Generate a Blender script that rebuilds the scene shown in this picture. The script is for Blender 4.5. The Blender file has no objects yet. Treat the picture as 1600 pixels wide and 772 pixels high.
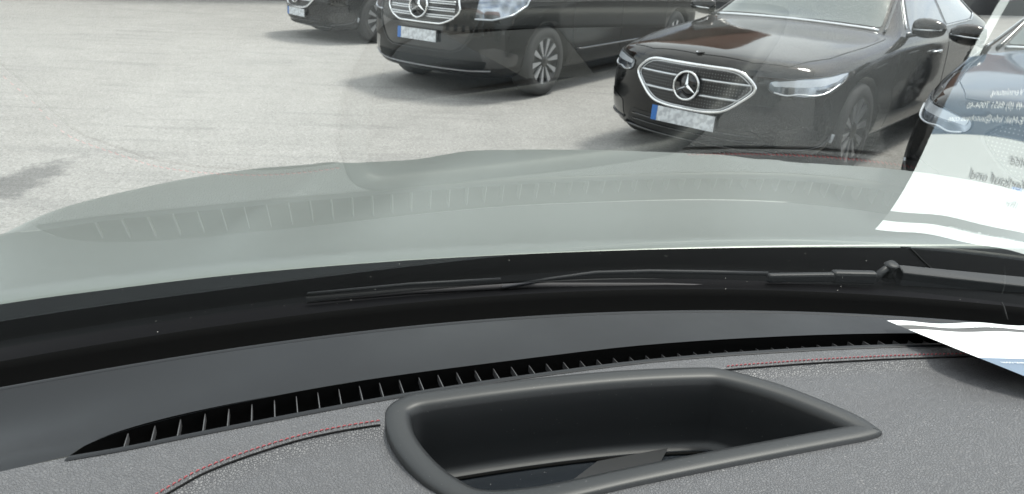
import bpy, bmesh, math, random
from math import sin, cos, pi, radians, sqrt, atan2
from mathutils import Vector, Matrix, geometry
from mathutils.bvhtree import BVHTree
random.seed(7)
S = bpy.context.scene
COL = S.collection
H = 1.56                      # eye height
# ------------------------------------------------------------------ helpers
def lin(a, b, t): return a + (b - a) * t
def interp(x, xs, ys):
    if x <= xs[0]: return ys[0]
    for i in range(1, len(xs)):
        if x <= xs[i]: return lin(ys[i-1], ys[i], (x - xs[i-1]) / (xs[i] - xs[i-1]))
    return ys[-1]
def sm(a, b, x):
    t = max(0, min(1, (x - a) / (b - a))); return t*t*(3 - 2*t)
def catmull(pts, n=8, closed=False):
    P = [Vector(p) for p in pts]; out = []; N = len(P)
    rng = range(N) if closed else range(N - 1)
    for i in rng:
        if closed: a, b, c, d = P[(i-1) % N], P[i], P[(i+1) % N], P[(i+2) % N]
        else: a, b, c, d = P[max(i-1, 0)], P[i], P[i+1], P[min(i+2, N-1)]
        for k in range(n):
            t = k / n
            out.append(.5*((2*b) + (c - a)*t + (2*a - 5*b + 4*c - d)*t*t + (3*b - a - 3*c + d)*t**3))
    if not closed: out.append(P[-1])
    return out
def tag(o, label=None, cat=None, group=None, kind=None):
    if label: o['label'] = label
    if cat: o['category'] = cat
    if group: o['group'] = group
    if kind: o['kind'] = kind
    return o
def empty(name, loc=(0, 0, 0), rz=0):
    o = bpy.data.objects.new(name, None); COL.objects.link(o)
    o.location = loc; o.rotation_euler = (0, 0, rz); o.empty_display_size = .2
    return o
def mesh_obj(name, verts, faces, mat, parent=None, smooth=True, mats=None, fmat=None):
    me = bpy.data.meshes.new(name); me.from_pydata([tuple(v) for v in verts], [], faces); me.update()
    return me_obj(name, me, mat, parent, smooth, mats, fmat)
def me_obj(name, me, mat, parent=None, smooth=True, mats=None, fmat=None):
    o = bpy.data.objects.new(name, me); COL.objects.link(o)
    for m in (mats or [mat]): me.materials.append(m)
    if fmat: me.polygons.foreach_set('material_index', fmat)
    me.polygons.foreach_set('use_smooth', [smooth]*len(me.polygons))
    if parent: o.parent = parent
    return o
def bake(o):
    """replace an object's mesh by its modified mesh"""
    dg = bpy.context.evaluated_depsgraph_get(); dg.update()
    me = bpy.data.meshes.new_from_object(o.evaluated_get(dg))
    o.modifiers.clear(); o.data = me
    return o
class MB:
    def __init__(s): s.v = []; s.f = []
    def add(s, vs, fs):
        k = len(s.v); s.v += [Vector(v) for v in vs]; s.f += [tuple(i + k for i in f) for f in fs]; return s
    def box(s, c, d, R=None):
        vs = [Vector((x*d[0]/2, y*d[1]/2, z*d[2]/2)) for x in (-1, 1) for y in (-1, 1) for z in (-1, 1)]
        if R: vs = [R @ v for v in vs]
        c = Vector(c)
        return s.add([v + c for v in vs], [(0,1,3,2),(4,6,7,5),(0,4,5,1),(2,3,7,6),(0,2,6,4),(1,5,7,3)])
    def tube(s, pts, r, n=8, closed=False, flat=1.0, up=Vector((0, 0, 1)), cap=True):
        P = [Vector(p) for p in pts]; N = len(P); vs = []; fs = []
        for i in range(N):
            a = P[(i-1) % N] if closed else P[max(i-1, 0)]; b = P[(i+1) % N] if closed else P[min(i+1, N-1)]
            t = (b - a)
            t = t.normalized() if t.length > 1e-9 else Vector((1, 0, 0))
            sd = t.cross(up)
            sd = sd.normalized() if sd.length > 1e-5 else t.orthogonal().normalized()
            u = sd.cross(t).normalized()
            rr = r[i] if isinstance(r, (list, tuple)) else r
            for k in range(n):
                an = 2*pi*k/n; vs.append(P[i] + sd*cos(an)*rr + u*sin(an)*rr*flat)
        for i in range(N if closed else N-1):
            j = (i+1) % N
            for k in range(n): fs.append((i*n+k, i*n+(k+1) % n, j*n+(k+1) % n, j*n+k))
        if not closed and cap: fs += [tuple(range(n))[::-1], tuple((N-1)*n+k for k in range(n))]
        return s.add(vs, fs)
    def lathe(s, prof, n=40, axis='X', c=(0, 0, 0)):
        vs = []; fs = []; m = len(prof)
        for k in range(n):
            a = 2*pi*k/n
            for (h, r) in prof: vs.append(Vector((h, r*cos(a), r*sin(a))) + Vector(c))
        for k in range(n):
            j = (k+1) % n
            for i in range(m-1): fs.append((k*m+i, j*m+i, j*m+i+1, k*m+i+1))
        return s.add(vs, fs)
    def build(s, name, mat, parent=None, smooth=True, bevel=0, seg=2):
        o = mesh_obj(name, s.v, s.f, mat, parent, smooth)
        if bevel:
            m = o.modifiers.new('b', 'BEVEL'); m.width = bevel; m.segments = seg; m.limit_method = 'ANGLE'; bake(o)
        return o
def in_poly(x, y, P):
    c = False; j = len(P) - 1
    for i in range(len(P)):
        a, b = P[i], P[j]
        if (a[1] > y) != (b[1] > y) and x < (b[0]-a[0])*(y-a[1])/(b[1]-a[1]) + a[0]: c = not c
        j = i
    return c
def dist_poly(x, y, P, closed=True):
    best = 9e9; n = len(P)
    for i in range(n if closed else n-1):
        a = P[i]; b = P[(i+1) % n]; dx = b[0]-a[0]; dy = b[1]-a[1]; L = dx*dx+dy*dy
        t = 0 if L == 0 else max(0, min(1, ((x-a[0])*dx+(y-a[1])*dy)/L))
        d = (x-a[0]-dx*t)**2+(y-a[1]-dy*t)**2
        if d < best: best = d
    return sqrt(best)
def tri2d(outer, holes, sp):
    """2-D triangulation of a polygon with holes, filled with grid points"""
    pts = []; edges = []
    for loop in [outer] + holes:
        k = len(pts); n = len(loop)
        pts += [Vector((p[0], p[1])) for p in loop]
        edges += [(k+i, k+(i+1) % n) for i in range(n)]
    xs = [p[0] for p in outer]; ys = [p[1] for p in outer]
    y = min(ys) + sp/2; r = 0
    while y < max(ys):
        x = min(xs) + sp/2 + (r % 2)*sp/2
        while x < max(xs):
            if in_poly(x, y, outer) and not any(in_poly(x, y, h) for h in holes) and all(dist_poly(x, y, L) > sp*.45 for L in [outer]+holes):
                pts.append(Vector((x, y)))
            x += sp
        y += sp*.866; r += 1
    v, e, f, *_ = geometry.delaunay_2d_cdt(pts, edges, [], 0, 1e-6)
    F = []
    for t in f:
        cx = sum(v[i][0] for i in t)/len(t); cy = sum(v[i][1] for i in t)/len(t)
        if in_poly(cx, cy, outer) and not any(in_poly(cx, cy, h) for h in holes): F.append(tuple(t))
    return v, F
def sheet(name, outer, holes, sp, zf, mat, parent):
    v, F = tri2d(outer, holes, sp)
    return mesh_obj(name, [(p[0], p[1], zf(p[0], p[1])) for p in v], F, mat, parent)

# ------------------------------------------------------------------ materials
def mat(name, col=(.5, .5, .5), rough=.5, metal=0, spec=.5, coat=0, coat_r=.03):
    m = bpy.data.materials.new(name); m.use_nodes = True
    b = m.node_tree.nodes['Principled BSDF']
    b.inputs['Base Color'].default_value = (*col, 1); b.inputs['Roughness'].default_value = rough
    b.inputs['Metallic'].default_value = metal; b.inputs['Specular IOR Level'].default_value = spec
    b.inputs['Coat Weight'].default_value = coat; b.inputs['Coat Roughness'].default_value = coat_r
    return m
class NT:
    def __init__(s, m): s.t = m.node_tree; s.n = s.t.nodes; s.b = s.n.get('Principled BSDF')
    def new(s, typ, **kw):
        n = s.n.new(typ)
        for k, v in kw.items():
            if k in n.inputs: n.inputs[k].default_value = v
            else: setattr(n, k, v)
        return n
    def link(s, a, b): s.t.links.new(a, b)
    def coord(s, out='Object', scale=None):
        c = s.new('ShaderNodeTexCoord')
        if scale is None: return c.outputs[out]
        m = s.new('ShaderNodeMapping'); m.inputs['Scale'].default_value = scale
        s.link(c.outputs[out], m.inputs[0]); return m.outputs[0]
    def noise(s, vec, scale, detail=4, rough=.6):
        n = s.new('ShaderNodeTexNoise'); n.inputs['Scale'].default_value = scale; n.inputs['Detail'].default_value = detail
        n.inputs['Roughness'].default_value = rough; s.link(vec, n.inputs['Vector']); return n.outputs['Fac']
    def ramp(s, fac, stops):
        r = s.new('ShaderNodeValToRGB'); e = r.color_ramp.elements
        while len(e) < len(stops): e.new(.5)
        for i, (p, c) in enumerate(stops):
            e[i].position = p; e[i].color = (*c, 1) if len(c) == 3 else c
        s.link(fac, r.inputs[0]); return r.outputs[0]
    def math(s, op, a, b=None):
        n = s.new('ShaderNodeMath', operation=op)
        for i, q in enumerate((a, b)):
            if q is None: continue
            if isinstance(q, (int, float)): n.inputs[i].default_value = q
            else: s.link(q, n.inputs[i])
        return n.outputs[0]
    def mix(s, f, a, b, typ='MIX'):
        n = s.new('ShaderNodeMix', data_type='RGBA', blend_type=typ)
        for i, q in ((0, f), (6, a), (7, b)):
            if isinstance(q, (int, float)): n.inputs[i].default_value = q
            elif isinstance(q, tuple): n.inputs[i].default_value = (*q, 1)
            else: s.link(q, n.inputs[i])
        return n.outputs[2]
    def bump(s, h, strength, dist=.001, prev=None):
        n = s.new('ShaderNodeBump'); n.inputs['Strength'].default_value = strength; n.inputs['Distance'].default_value = dist
        s.link(h, n.inputs['Height'])
        if prev: s.link(prev, n.inputs['Normal'])
        return n.outputs[0]

M = {}
# black car paint with a thin film of dust and a painted sky haze
def paint(name, col=(.003, .003, .0032)):
    m = mat(name, col, .5, 0, .0, .95, .035); m.node_tree.nodes['Principled BSDF'].inputs['Coat IOR'].default_value = 1.5; t = NT(m)
    c = t.coord(); n = t.noise(c, 2.2, 6, .65); f = t.noise(c, 120, 3, .7)
    k = t.math('MULTIPLY', n, f)
    r = t.ramp(k, [(.18, col), (.45, (col[0]+.009, col[1]+.008, col[2]+.007))])
    ge = t.new('ShaderNodeNewGeometry'); sx = t.new('ShaderNodeSeparateXYZ'); t.link(ge.outputs['Normal'], sx.inputs[0])
    haze = t.math('MULTIPLY', t.math('POWER', t.math('MAXIMUM', sx.outputs[2], 0.0), 1.5), t.math('MULTIPLY', t.ramp(n, [(.3, (.5,)*3), (.7, (1,)*3)]), .75))
    r = t.mix(haze, r, (.052, .047, .042))   # brownish haze on up-facing faces, standing in for the sky's reflection
    t.link(r, t.b.inputs['Base Color'])
    rr = t.ramp(n, [(.3, (.03,)*3), (.75, (.10,)*3)]); t.link(rr, t.b.inputs['Coat Roughness'])
    b = t.bump(t.noise(c, 3.0, 2, .5), .12, .01); t.link(b, t.b.inputs['Coat Normal'])
    return m
M['black_paint'] = paint('black_paint')
M['van_paint'] = paint('van_paint', (.002, .002, .0022)); M['van_paint'].node_tree.nodes['Principled BSDF'].inputs['Coat Weight'].default_value = .5
M['chrome'] = mat('chrome', (.78, .79, .80), .14, 1)
M['satin_chrome'] = mat('satin_chrome', (.62, .64, .66), .28, 1)
M['trim_chrome'] = mat('dull_chrome', (.28, .28, .29), .35, 1)
M['black_plastic'] = mat('black_plastic', (.012, .012, .012), .45)
M['gloss_black'] = mat('gloss_black', (.006, .006, .007), .08, 0, .5, .6)
M['car_glass'] = mat('car_glass', (.02, .026, .026), .03, 0, .9, 1, .01)
M['screen_glass'] = mat('screen_glass', (.05, .07, .065), .04, .35, 1, 1, .01)
M['rubber'] = mat('rubber', (.022, .022, .022), .8)
M['alloy'] = mat('alloy', (.42, .43, .45), .35, .8)
M['wheel_dark'] = mat('wheel_dark', (.015, .015, .016), .35)
M['plate_white'] = mat('plate_white', (.62, .64, .66), .35)
M['plate_blue'] = mat('plate_blue', (.03, .14, .42), .35)
M['led'] = mat('led_white', (.46, .49, .53), .15, .3)
M['lamp'] = mat('lamp_glass', (.16, .18, .21), .06, .7, .8, 1, .01)
t = NT(M['lamp']); c = t.coord(scale=(1, 1, 1)); w = t.new('ShaderNodeTexVoronoi'); w.inputs['Scale'].default_value = 9; t.link(c, w.inputs['Vector'])
t.link(t.ramp(w.outputs['Distance'], [(.1, (.04, .045, .05)), (.45, (.16, .18, .21)), (.8, (.36, .40, .46))]), t.b.inputs['Base Color'])
# plates: pale, faint blotches
t = NT(M['plate_white']); n = t.noise(t.coord(), 30, 1, .4)
t.link(t.ramp(n, [(.4, (.42, .44, .46)), (.6, (.62, .65, .68))]), t.b.inputs['Base Color'])
# grille mesh with small chrome pins
M['grille_mesh'] = mat('grille_mesh', (.02, .02, .02), .35)
t = NT(M['grille_mesh']); c = t.coord(scale=(1, .01, 1)); v = t.new('ShaderNodeTexVoronoi'); v.inputs['Scale'].default_value = 48; v.inputs['Randomness'].default_value = 0.12
t.link(c, v.inputs['Vector']); f = t.ramp(v.outputs['Distance'], [(.10, (1,)*3), (.24, (0,)*3)])
t.link(t.mix(f, (.012, .012, .013), (.24, .245, .25)), t.b.inputs['Base Color']); t.link(f, t.b.inputs['Metallic'])

# asphalt
M['asphalt'] = mat('asphalt', (.25, .24, .22), .85)
t = NT(M['asphalt']); c = t.coord()
big = t.noise(c, .35, 4, .6); mid = t.noise(c, 2.9, 8, .75); fine = t.noise(c, 55, 6, .8)
vor = t.new('ShaderNodeTexVoronoi'); vor.inputs['Scale'].default_value = 85; t.link(c, vor.inputs['Vector'])
sp = t.new('ShaderNodeSeparateColor'); t.link(vor.outputs['Color'], sp.inputs[0])
stone = t.ramp(sp.outputs[0], [(0, (.17, .165, .155)), (.35, (.31, .303, .288)), (.75, (.38, .373, .355)), (1, (.52, .51, .49))])
base = t.mix(.55, stone, t.ramp(fine, [(.3, (.17, .168, .16)), (.7, (.50, .49, .475))]))
base = t.mix(.9, base, t.ramp(mid, [(.3, (.86, .86, .86)), (.7, (1.06, 1.06, 1.06))]), 'MULTIPLY')
base = t.mix(.9, base, t.ramp(big, [(.3, (.86, .855, .84)), (.7, (1.04, 1.03, 1.01))]), 'MULTIPLY')
# faint tyre scuffs and scattered spots
mp3 = t.new('ShaderNodeMapping'); mp3.inputs['Rotation'].default_value = (0, 0, radians(-32)); mp3.inputs['Scale'].default_value = (.35, 3.2, 1); t.link(c, mp3.inputs[0])
scf = t.ramp(t.noise(mp3.outputs[0], 1.6, 5, .6), [(.36, (.84, .84, .845)), (.46, (1, 1, 1))])
base = t.mix(.8, base, scf, 'MULTIPLY')
spv = t.new('ShaderNodeTexVoronoi'); spv.inputs['Scale'].default_value = 3.1; t.link(c, spv.inputs['Vector'])
base = t.mix(1., base, t.ramp(t.math('ADD', spv.outputs['Distance'], t.math('MULTIPLY', t.noise(c, 30, 3, .7), .06)), [(.055, (.72, .72, .73)), (.085, (1, 1, 1))]), 'MULTIPLY')
base = t.mix(1., base, (.93, .935, .945), 'MULTIPLY')
# oil stain with a ragged outline
mp = t.new('ShaderNodeMapping'); mp.inputs['Location'].default_value = (3.12, -4.42, 0)
mp2 = t.new('ShaderNodeMapping'); mp2.inputs['Rotation'].default_value = (0, 0, radians(35)); mp2.inputs['Scale'].default_value = (1/.20, 1/.62, 0)
t.link(c, mp.inputs[0]); t.link(mp.outputs[0], mp2.inputs[0])
ln = t.new('ShaderNodeVectorMath', operation='LENGTH'); t.link(mp2.outputs[0], ln.inputs[0])
d = t.math('ADD', ln.outputs['Value'], t.math('MULTIPLY', t.math('SUBTRACT', t.noise(c, 7, 5, .7), .5), 2.2))
stain = t.ramp(d, [(.55, (.52, .52, .53)), (1.15, (1, 1, 1))])
base = t.mix(1., base, stain, 'MULTIPLY')
t.link(base, t.b.inputs['Base Color'])
t.link(t.bump(fine, .8, .004, t.bump(vor.outputs['Distance'], .5, .003)), t.b.inputs['Normal'])

# leather
def leather(name, col, rough, scale=330, strength=.55):
    m = mat(name, col, rough, 0, .5); t = NT(m); c = t.coord()
    nz = t.new('ShaderNodeTexNoise'); nz.inputs['Scale'].default_value = 90; t.link(c, nz.inputs['Vector'])
    dv = t.new('ShaderNodeVectorMath', operation='SCALE'); dv.inputs['Scale'].default_value = .006; t.link(nz.outputs['Color'], dv.inputs[0])
    av = t.new('ShaderNodeVectorMath', operation='ADD'); t.link(c, av.inputs[0]); t.link(dv.outputs[0], av.inputs[1])
    v = t.new('ShaderNodeTexVoronoi', feature='DISTANCE_TO_EDGE'); v.inputs['Scale'].default_value = scale; t.link(av.outputs[0], v.inputs['Vector'])
    cell = t.ramp(v.outputs['Distance'], [(.0, (0,)*3), (.16, (.75,)*3), (.5, (1,)*3)])
    cr = t.ramp(v.outputs['Distance'], [(.0, tuple(q*.60 for q in col)), (.10, col)])
    t.link(cr, t.b.inputs['Base Color'])
    t.link(t.bump(cell, strength, .0008, t.bump(t.noise(c, 900, 3, .7), .25, .0003)), t.b.inputs['Normal'])
    return m
M['leather'] = leather('dash_leather', (.105, .105, .111), .43, 520, .6)
M['soft_plastic'] = mat('soft_plastic', (.0075, .0085, .0105), .36, 0, .3)
t = NT(M['soft_plastic']); c = t.coord(); t.link(t.bump(t.noise(c, 1500, 3, .7), .22, .0002), t.b.inputs['Normal'])
t.link(t.ramp(t.noise(c, 9, 4, .6), [(.3, (.30,)*3), (.7, (.42,)*3)]), t.b.inputs['Roughness'])
M['tray_plastic'] = mat('tray_plastic', (.016, .0175, .019), .45, 0, .5)
t = NT(M['tray_plastic']); c = t.coord(); t.link(t.bump(t.noise(c, 1800, 2, .7), .15, .0002), t.b.inputs['Normal'])
dust = t.ramp(t.noise(c, 420, 1, .4), [(.765, (.013, .0145, .016)), (.79, (.06, .06, .06))]); t.link(dust, t.b.inputs['Base Color'])
M['tray_floor'] = mat('tray_floor', (.008, .009, .011), .16, 0, 1.0, .6, .12)
t = NT(M['tray_floor']); c = t.coord(); t.link(t.ramp(t.noise(c, 420, 1, .4), [(.775, (.012, .015, .019)), (.80, (.14, .14, .14))]), t.b.inputs['Base Color'])
M['floor_reflection'] = mat('floor_reflection', (.024, .025, .027), .36, 0, .8)  # colour of the quad that stands for a floor reflection
M['red_thread'] = mat('red_thread', (.33, .075, .085), .7)
M['seam_dark'] = mat('seam_dark', (.006, .006, .006), .7, 0, .15)
M['vent_black'] = mat('vent_black', (.003, .003, .003), .7, 0, .08)
M['slat'] = mat('slat', (.07, .07, .073), .4)
M['paper'] = mat('paper_white', (.86, .87, .88), .6)
M['paper_grey'] = mat('paper_grey', (.085, .085, .085), .6)
M['paper_blue'] = mat('paper_blue', (.14, .19, .26), .6)
M['paper_dark'] = mat('paper_dark', (.07, .075, .08), .6)
M['ink'] = mat('ink_grey', (.42, .42, .43), .7)
M['ink_white'] = mat('ink_white', (.85, .86, .87), .7)
M['hood_paint'] = mat('hood_paint', (.175, .200, .180), .42, .5, .5, 1, .34)
M['headliner'] = mat('headliner', (.30, .29, .27), .9)
M['trim_dark'] = mat('trim_dark', (.02, .02, .022), .7, 0, .3)
# cowl: glossy black with dust specks
M['cowl'] = mat('cowl_black', (.0018, .002, .0023), .62, 0, .03)
t = NT(M['cowl']); c = t.coord(); v = t.new('ShaderNodeTexVoronoi'); v.inputs['Scale'].default_value = 95; t.link(c, v.inputs['Vector'])
f = t.ramp(v.outputs['Distance'], [(.035, (1,)*3), (.06, (0,)*3)]); s2 = t.new('ShaderNodeSeparateColor'); t.link(v.outputs['Color'], s2.inputs[0])
f = t.math('MULTIPLY', f, t.math('GREATER_THAN', s2.outputs[0], .72))
t.link(t.mix(f, (.0018, .002, .0023), (.6, .6, .55)), t.b.inputs['Base Color']); t.link(t.bump(t.noise(c, 25, 3, .6), .1, .002), t.b.inputs['Normal'])
# windscreen glass: clear with a real mirror reflection
g = bpy.data.materials.new('windscreen_glass'); g.use_nodes = True; t = NT(g); t.n.clear()
o = t.new('ShaderNodeOutputMaterial'); mx = t.new('ShaderNodeMixShader'); tr = t.new('ShaderNodeBsdfTransparent'); tr.inputs[0].default_value = (.90, .94, .92, 1)
gl = t.new('ShaderNodeBsdfGlossy'); gl.inputs['Roughness'].default_value = 0.0; gl.inputs['Color'].default_value = (.95, 1, .97, 1)
fr = t.new('ShaderNodeFresnel'); fr.inputs['IOR'].default_value = 2.7
t.link(fr.outputs[0], mx.inputs[0]); t.link(tr.outputs[0], mx.inputs[1]); t.link(gl.outputs[0], mx.inputs[2]); t.link(mx.outputs[0], o.inputs[0])
M['windscreen'] = g

# ------------------------------------------------------------------ world, sun, camera
SUN_EL, SUN_AZ = radians(64), radians(58)       # azimuth clockwise from +Y (towards +X)
w = bpy.data.worlds.new('World'); S.world = w; w.use_nodes = True; nt = w.node_tree; nt.nodes.clear()
t = NT(w)
out = t.new('ShaderNodeOutputWorld'); bg = t.new('ShaderNodeBackground'); bg.inputs['Strength'].default_value = .15
sky = t.new('ShaderNodeTexSky'); sky.sky_type = 'NISHITA'; sky.sun_disc = False; sky.sun_elevation = SUN_EL; sky.sun_rotation = SUN_AZ
sky.dust_density = 3.0; sky.air_density = 1.0; sky.ozone_density = 1.0
tc = t.new('ShaderNodeTexCoord'); mp = t.new('ShaderNodeMapping'); mp.inputs['Scale'].default_value = (1, 1, 2.2); t.link(tc.outputs['Generated'], mp.inputs[0])
cl = t.noise(mp.outputs[0], 2.3, 7, .58)
cf = t.ramp(cl, [(.30, (.15,)*3), (.52, (1,)*3)])
mixed = t.mix(t.math('MULTIPLY', cf, .85), sky.outputs[0], (8.3, 8.5, 8.5))
t.link(mixed, bg.inputs[0]); t.link(bg.outputs[0], out.inputs[0])
sl = bpy.data.lights.new('sun', 'SUN'); sl.energy = 2.1; sl.angle = radians(11); sl.color = (1, .955, .89)
so = bpy.data.objects.new('sun', sl); COL.objects.link(so)
sd = Vector((sin(SUN_AZ)*cos(SUN_EL), cos(SUN_AZ)*cos(SUN_EL), sin(SUN_EL)))
so.rotation_euler = sd.to_track_quat('Z', 'Y').to_euler(); so.location = sd*30

cd = bpy.data.cameras.new('camera'); cam = bpy.data.objects.new('camera', cd); COL.objects.link(cam); S.camera = cam
cd.sensor_width = 36; cd.sensor_fit = 'HORIZONTAL'; cd.lens = 36*1164.7/1600; cd.clip_start = .02; cd.clip_end = 600
P_, R_ = .3955, .045
fw = Vector((0, cos(P_), -sin(P_))); up = Vector((0, sin(P_), cos(P_))); rt = Vector((1, 0, 0))
# image turned clockwise by R_: camera turned anticlockwise seen from behind
rt2 = rt*cos(R_) + up*sin(R_); up2 = up*cos(R_) - rt*sin(R_)
mt = Matrix((rt2, up2, -fw)).transposed().to_4x4(); mt.translation = (0, 0, H); cam.matrix_world = mt
cd.dof.use_dof = True; cd.dof.focus_distance = .75; cd.dof.aperture_fstop = 22.0

# ------------------------------------------------------------------ ground
gs = 260
vs = [(x, y, 0) for x in (-gs, gs) for y in (-gs, gs)]
tag(mesh_obj('ground', vs, [(0, 2, 3, 1)], M['asphalt'], smooth=False), kind='structure')

# ------------------------------------------------------------------ cars
def lattice_body(name, stations, cols, bow, matl, parent):
    """cuboid lattice surface: stations = [(y, [(x,z)...rows bottom->top], crown)]"""
    nc = len(cols); nr = len(stations[0][1]); ns = len(stations)
    idx = {}; V = []; F = []
    zfront = [r[1] for r in stations[0][1]]
    def pos(i, j, k):
        y, rows, crown = stations[k]; c = cols[i]; x, z = rows[j]
        X = c*x
        if j == nr-1: z = lin(crown, rows[-1][1], abs(c)**2)
        if j == 0 and 0 < i < nc-1: z = z
        if 0 < i < nc-1 and 0 < j < nr-1:
            zt = lin(crown, rows[-1][1], abs(c)**2); f = (rows[j][1]-rows[0][1])/(rows[-1][1]-rows[0][1]); z = lin(rows[0][1], zt, f)
        fade = max(0, 1 - y/1.1)**1.5
        Y = y + bow*abs(c*x/.9)**2.6*fade
        if y > stations[-1][0] - .6:
            Y -= .22*abs(c)**3*(y-(stations[-1][0]-.6))/.6
        if k == 0: Y += frontlean(j)
        return Vector((X, Y, z))
    lean = stations_lean[name]
    def frontlean(j): return lean[j]
    def vid(i, j, k):
        if (i, j, k) not in idx: idx[(i, j, k)] = len(V); V.append(pos(i, j, k))
        return idx[(i, j, k)]
    for k in range(ns-1):
        for j in range(nr-1):
            F.append((vid(0, j, k), vid(0, j, k+1), vid(0, j+1, k+1), vid(0, j+1, k)))
            F.append((vid(nc-1, j, k), vid(nc-1, j+1, k), vid(nc-1, j+1, k+1), vid(nc-1, j, k+1)))
        for i in range(nc-1):
            F.append((vid(i, 0, k), vid(i+1, 0, k), vid(i+1, 0, k+1), vid(i, 0, k+1)))
            F.append((vid(i, nr-1, k), vid(i, nr-1, k+1), vid(i+1, nr-1, k+1), vid(i+1, nr-1, k)))
    for i in range(nc-1):
        for j in range(nr-1):
            F.append((vid(i, j, 0), vid(i, j+1, 0), vid(i+1, j+1, 0), vid(i+1, j, 0)))
            F.append((vid(i, j, ns-1), vid(i+1, j, ns-1), vid(i+1, j+1, ns-1), vid(i, j+1, ns-1)))
    return mesh_obj('body', V, F, matl, parent)
stations_lean = {
 'sedan': [.10, .01, 0, .005, .02, .035, .07],
 'van':   [.10, .02, 0, .0, .03, .06, .12]}
SEDAN = [
 (0.00, [(.74,.20),(.84,.30),(.87,.44),(.86,.58),(.82,.70),(.77,.765),(.68,.795)], .822),
 (0.14, [(.80,.19),(.87,.29),(.895,.44),(.89,.60),(.85,.73),(.79,.800),(.70,.835)], .868),
 (0.45, [(.84,.18),(.915,.28),(.925,.45),(.92,.62),(.885,.77),(.83,.83),(.74,.862)], .905),
 (0.85, [(.86,.18),(.93,.29),(.94,.46),(.935,.65),(.905,.81),(.855,.87),(.76,.900)], .945),
 (1.25, [(.86,.18),(.93,.29),(.94,.46),(.935,.66),(.915,.84),(.87,.90),(.76,.930)], .972),
 (1.52, [(.86,.18),(.93,.29),(.94,.46),(.935,.66),(.92,.86),(.88,.925),(.75,.955)], .995),
 (1.66, [(.86,.18),(.93,.29),(.94,.46),(.935,.67),(.92,.87),(.87,.94),(.735,.99)], 1.035),
 (2.05, [(.86,.18),(.93,.29),(.94,.46),(.935,.67),(.925,.885),(.86,.96),(.64,1.25)], 1.29),
 (2.35, [(.86,.18),(.93,.29),(.94,.46),(.935,.67),(.925,.89),(.86,.97),(.585,1.38)], 1.425),
 (3.05, [(.86,.18),(.93,.29),(.94,.46),(.935,.68),(.925,.90),(.86,.975),(.59,1.42)], 1.468),
 (3.70, [(.86,.18),(.93,.29),(.94,.46),(.935,.68),(.925,.91),(.86,.985),(.59,1.36)], 1.41),
 (4.35, [(.86,.20),(.93,.31),(.94,.46),(.93,.68),(.915,.90),(.84,.985),(.66,1.09)], 1.12),
 (4.75, [(.82,.24),(.89,.33),(.90,.46),(.89,.68),(.88,.88),(.80,.96),(.66,1.01)], 1.04),
 (4.95, [(.72,.28),(.80,.36),(.84,.46),(.83,.66),(.80,.84),(.74,.92),(.62,.97)], 1.0)]
VAN = [
 (0.00, [(.76,.24),(.87,.33),(.90,.47),(.90,.66),(.86,.86),(.81,.96),(.70,1.02)], 1.05),
 (0.15, [(.82,.23),(.90,.33),(.925,.47),(.925,.68),(.89,.90),(.84,1.01),(.73,1.07)], 1.11),
 (0.50, [(.86,.22),(.945,.32),(.958,.48),(.955,.72),(.93,.95),(.88,1.06),(.78,1.13)], 1.17),
 (0.92, [(.88,.22),(.955,.32),(.965,.48),(.962,.74),(.945,.98),(.90,1.10),(.79,1.18)], 1.22),
 (1.20, [(.88,.22),(.955,.32),(.965,.48),(.962,.74),(.95,1.00),(.91,1.14),(.80,1.26)], 1.31),
 (1.60, [(.88,.22),(.955,.32),(.965,.48),(.962,.74),(.955,1.02),(.92,1.18),(.77,1.58)], 1.62),
 (2.00, [(.88,.22),(.955,.32),(.965,.48),(.962,.74),(.955,1.03),(.92,1.20),(.73,1.82)], 1.87),
 (3.20, [(.88,.22),(.955,.32),(.965,.48),(.962,.74),(.955,1.03),(.92,1.20),(.74,1.86)], 1.91),
 (4.60, [(.88,.22),(.955,.32),(.965,.48),(.962,.74),(.955,1.03),(.92,1.20),(.74,1.84)], 1.89),
 (5.05, [(.84,.24),(.93,.34),(.94,.48),(.94,.74),(.93,1.03),(.90,1.20),(.73,1.76)], 1.80)]

def ray_at(bvh, o, d):
    loc, nrm, i, dist = bvh.ray_cast(Vector(o), Vector(d).normalized())
    return loc, nrm
def make_patch(bvh, poly, ax, dr, sp=.03, off=.004, n_over=None):
    """poly in (a,z): a along ax; projected onto the body along dr"""
    ax = Vector(ax); dr = Vector(dr).normalized()
    v, F = tri2d(poly, [], sp); out = []; ok = []
    for p in v:
        o = ax*p[0] + Vector((0, 0, p[1])) - dr*6
        loc, nrm = ray_at(bvh, o, dr)
        if loc is None: out.append(Vector((0, 0, 0))); ok.append(False)
        else: out.append(loc - dr*off); ok.append(True)
    return out, [f for f in F if all(ok[i] for i in f)]
def resample(poly, sp, closed=True):
    out = []; n = len(poly)
    for i in range(n if closed else n-1):
        a = Vector(poly[i]); b = Vector(poly[(i+1) % n]); m = max(1, int((b-a).length/sp))
        out += [a.lerp(b, k/m) for k in range(m)]
    if not closed: out.append(Vector(poly[-1]))
    return out
def round_poly(poly, r, seg=4):
    out = []; n = len(poly)
    for i in range(n):
        a, b, c = Vector(poly[i-1]), Vector(poly[i]), Vector(poly[(i+1) % n])
        ra = min(r, (a-b).length*.45); rc = min(r, (c-b).length*.45)
        p = b + (a-b).normalized()*ra; q = b + (c-b).normalized()*rc
        for k in range(seg+1):
            t = k/seg; out.append(p*(1-t)**2 + b*2*t*(1-t) + q*t*t)
    return out
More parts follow.
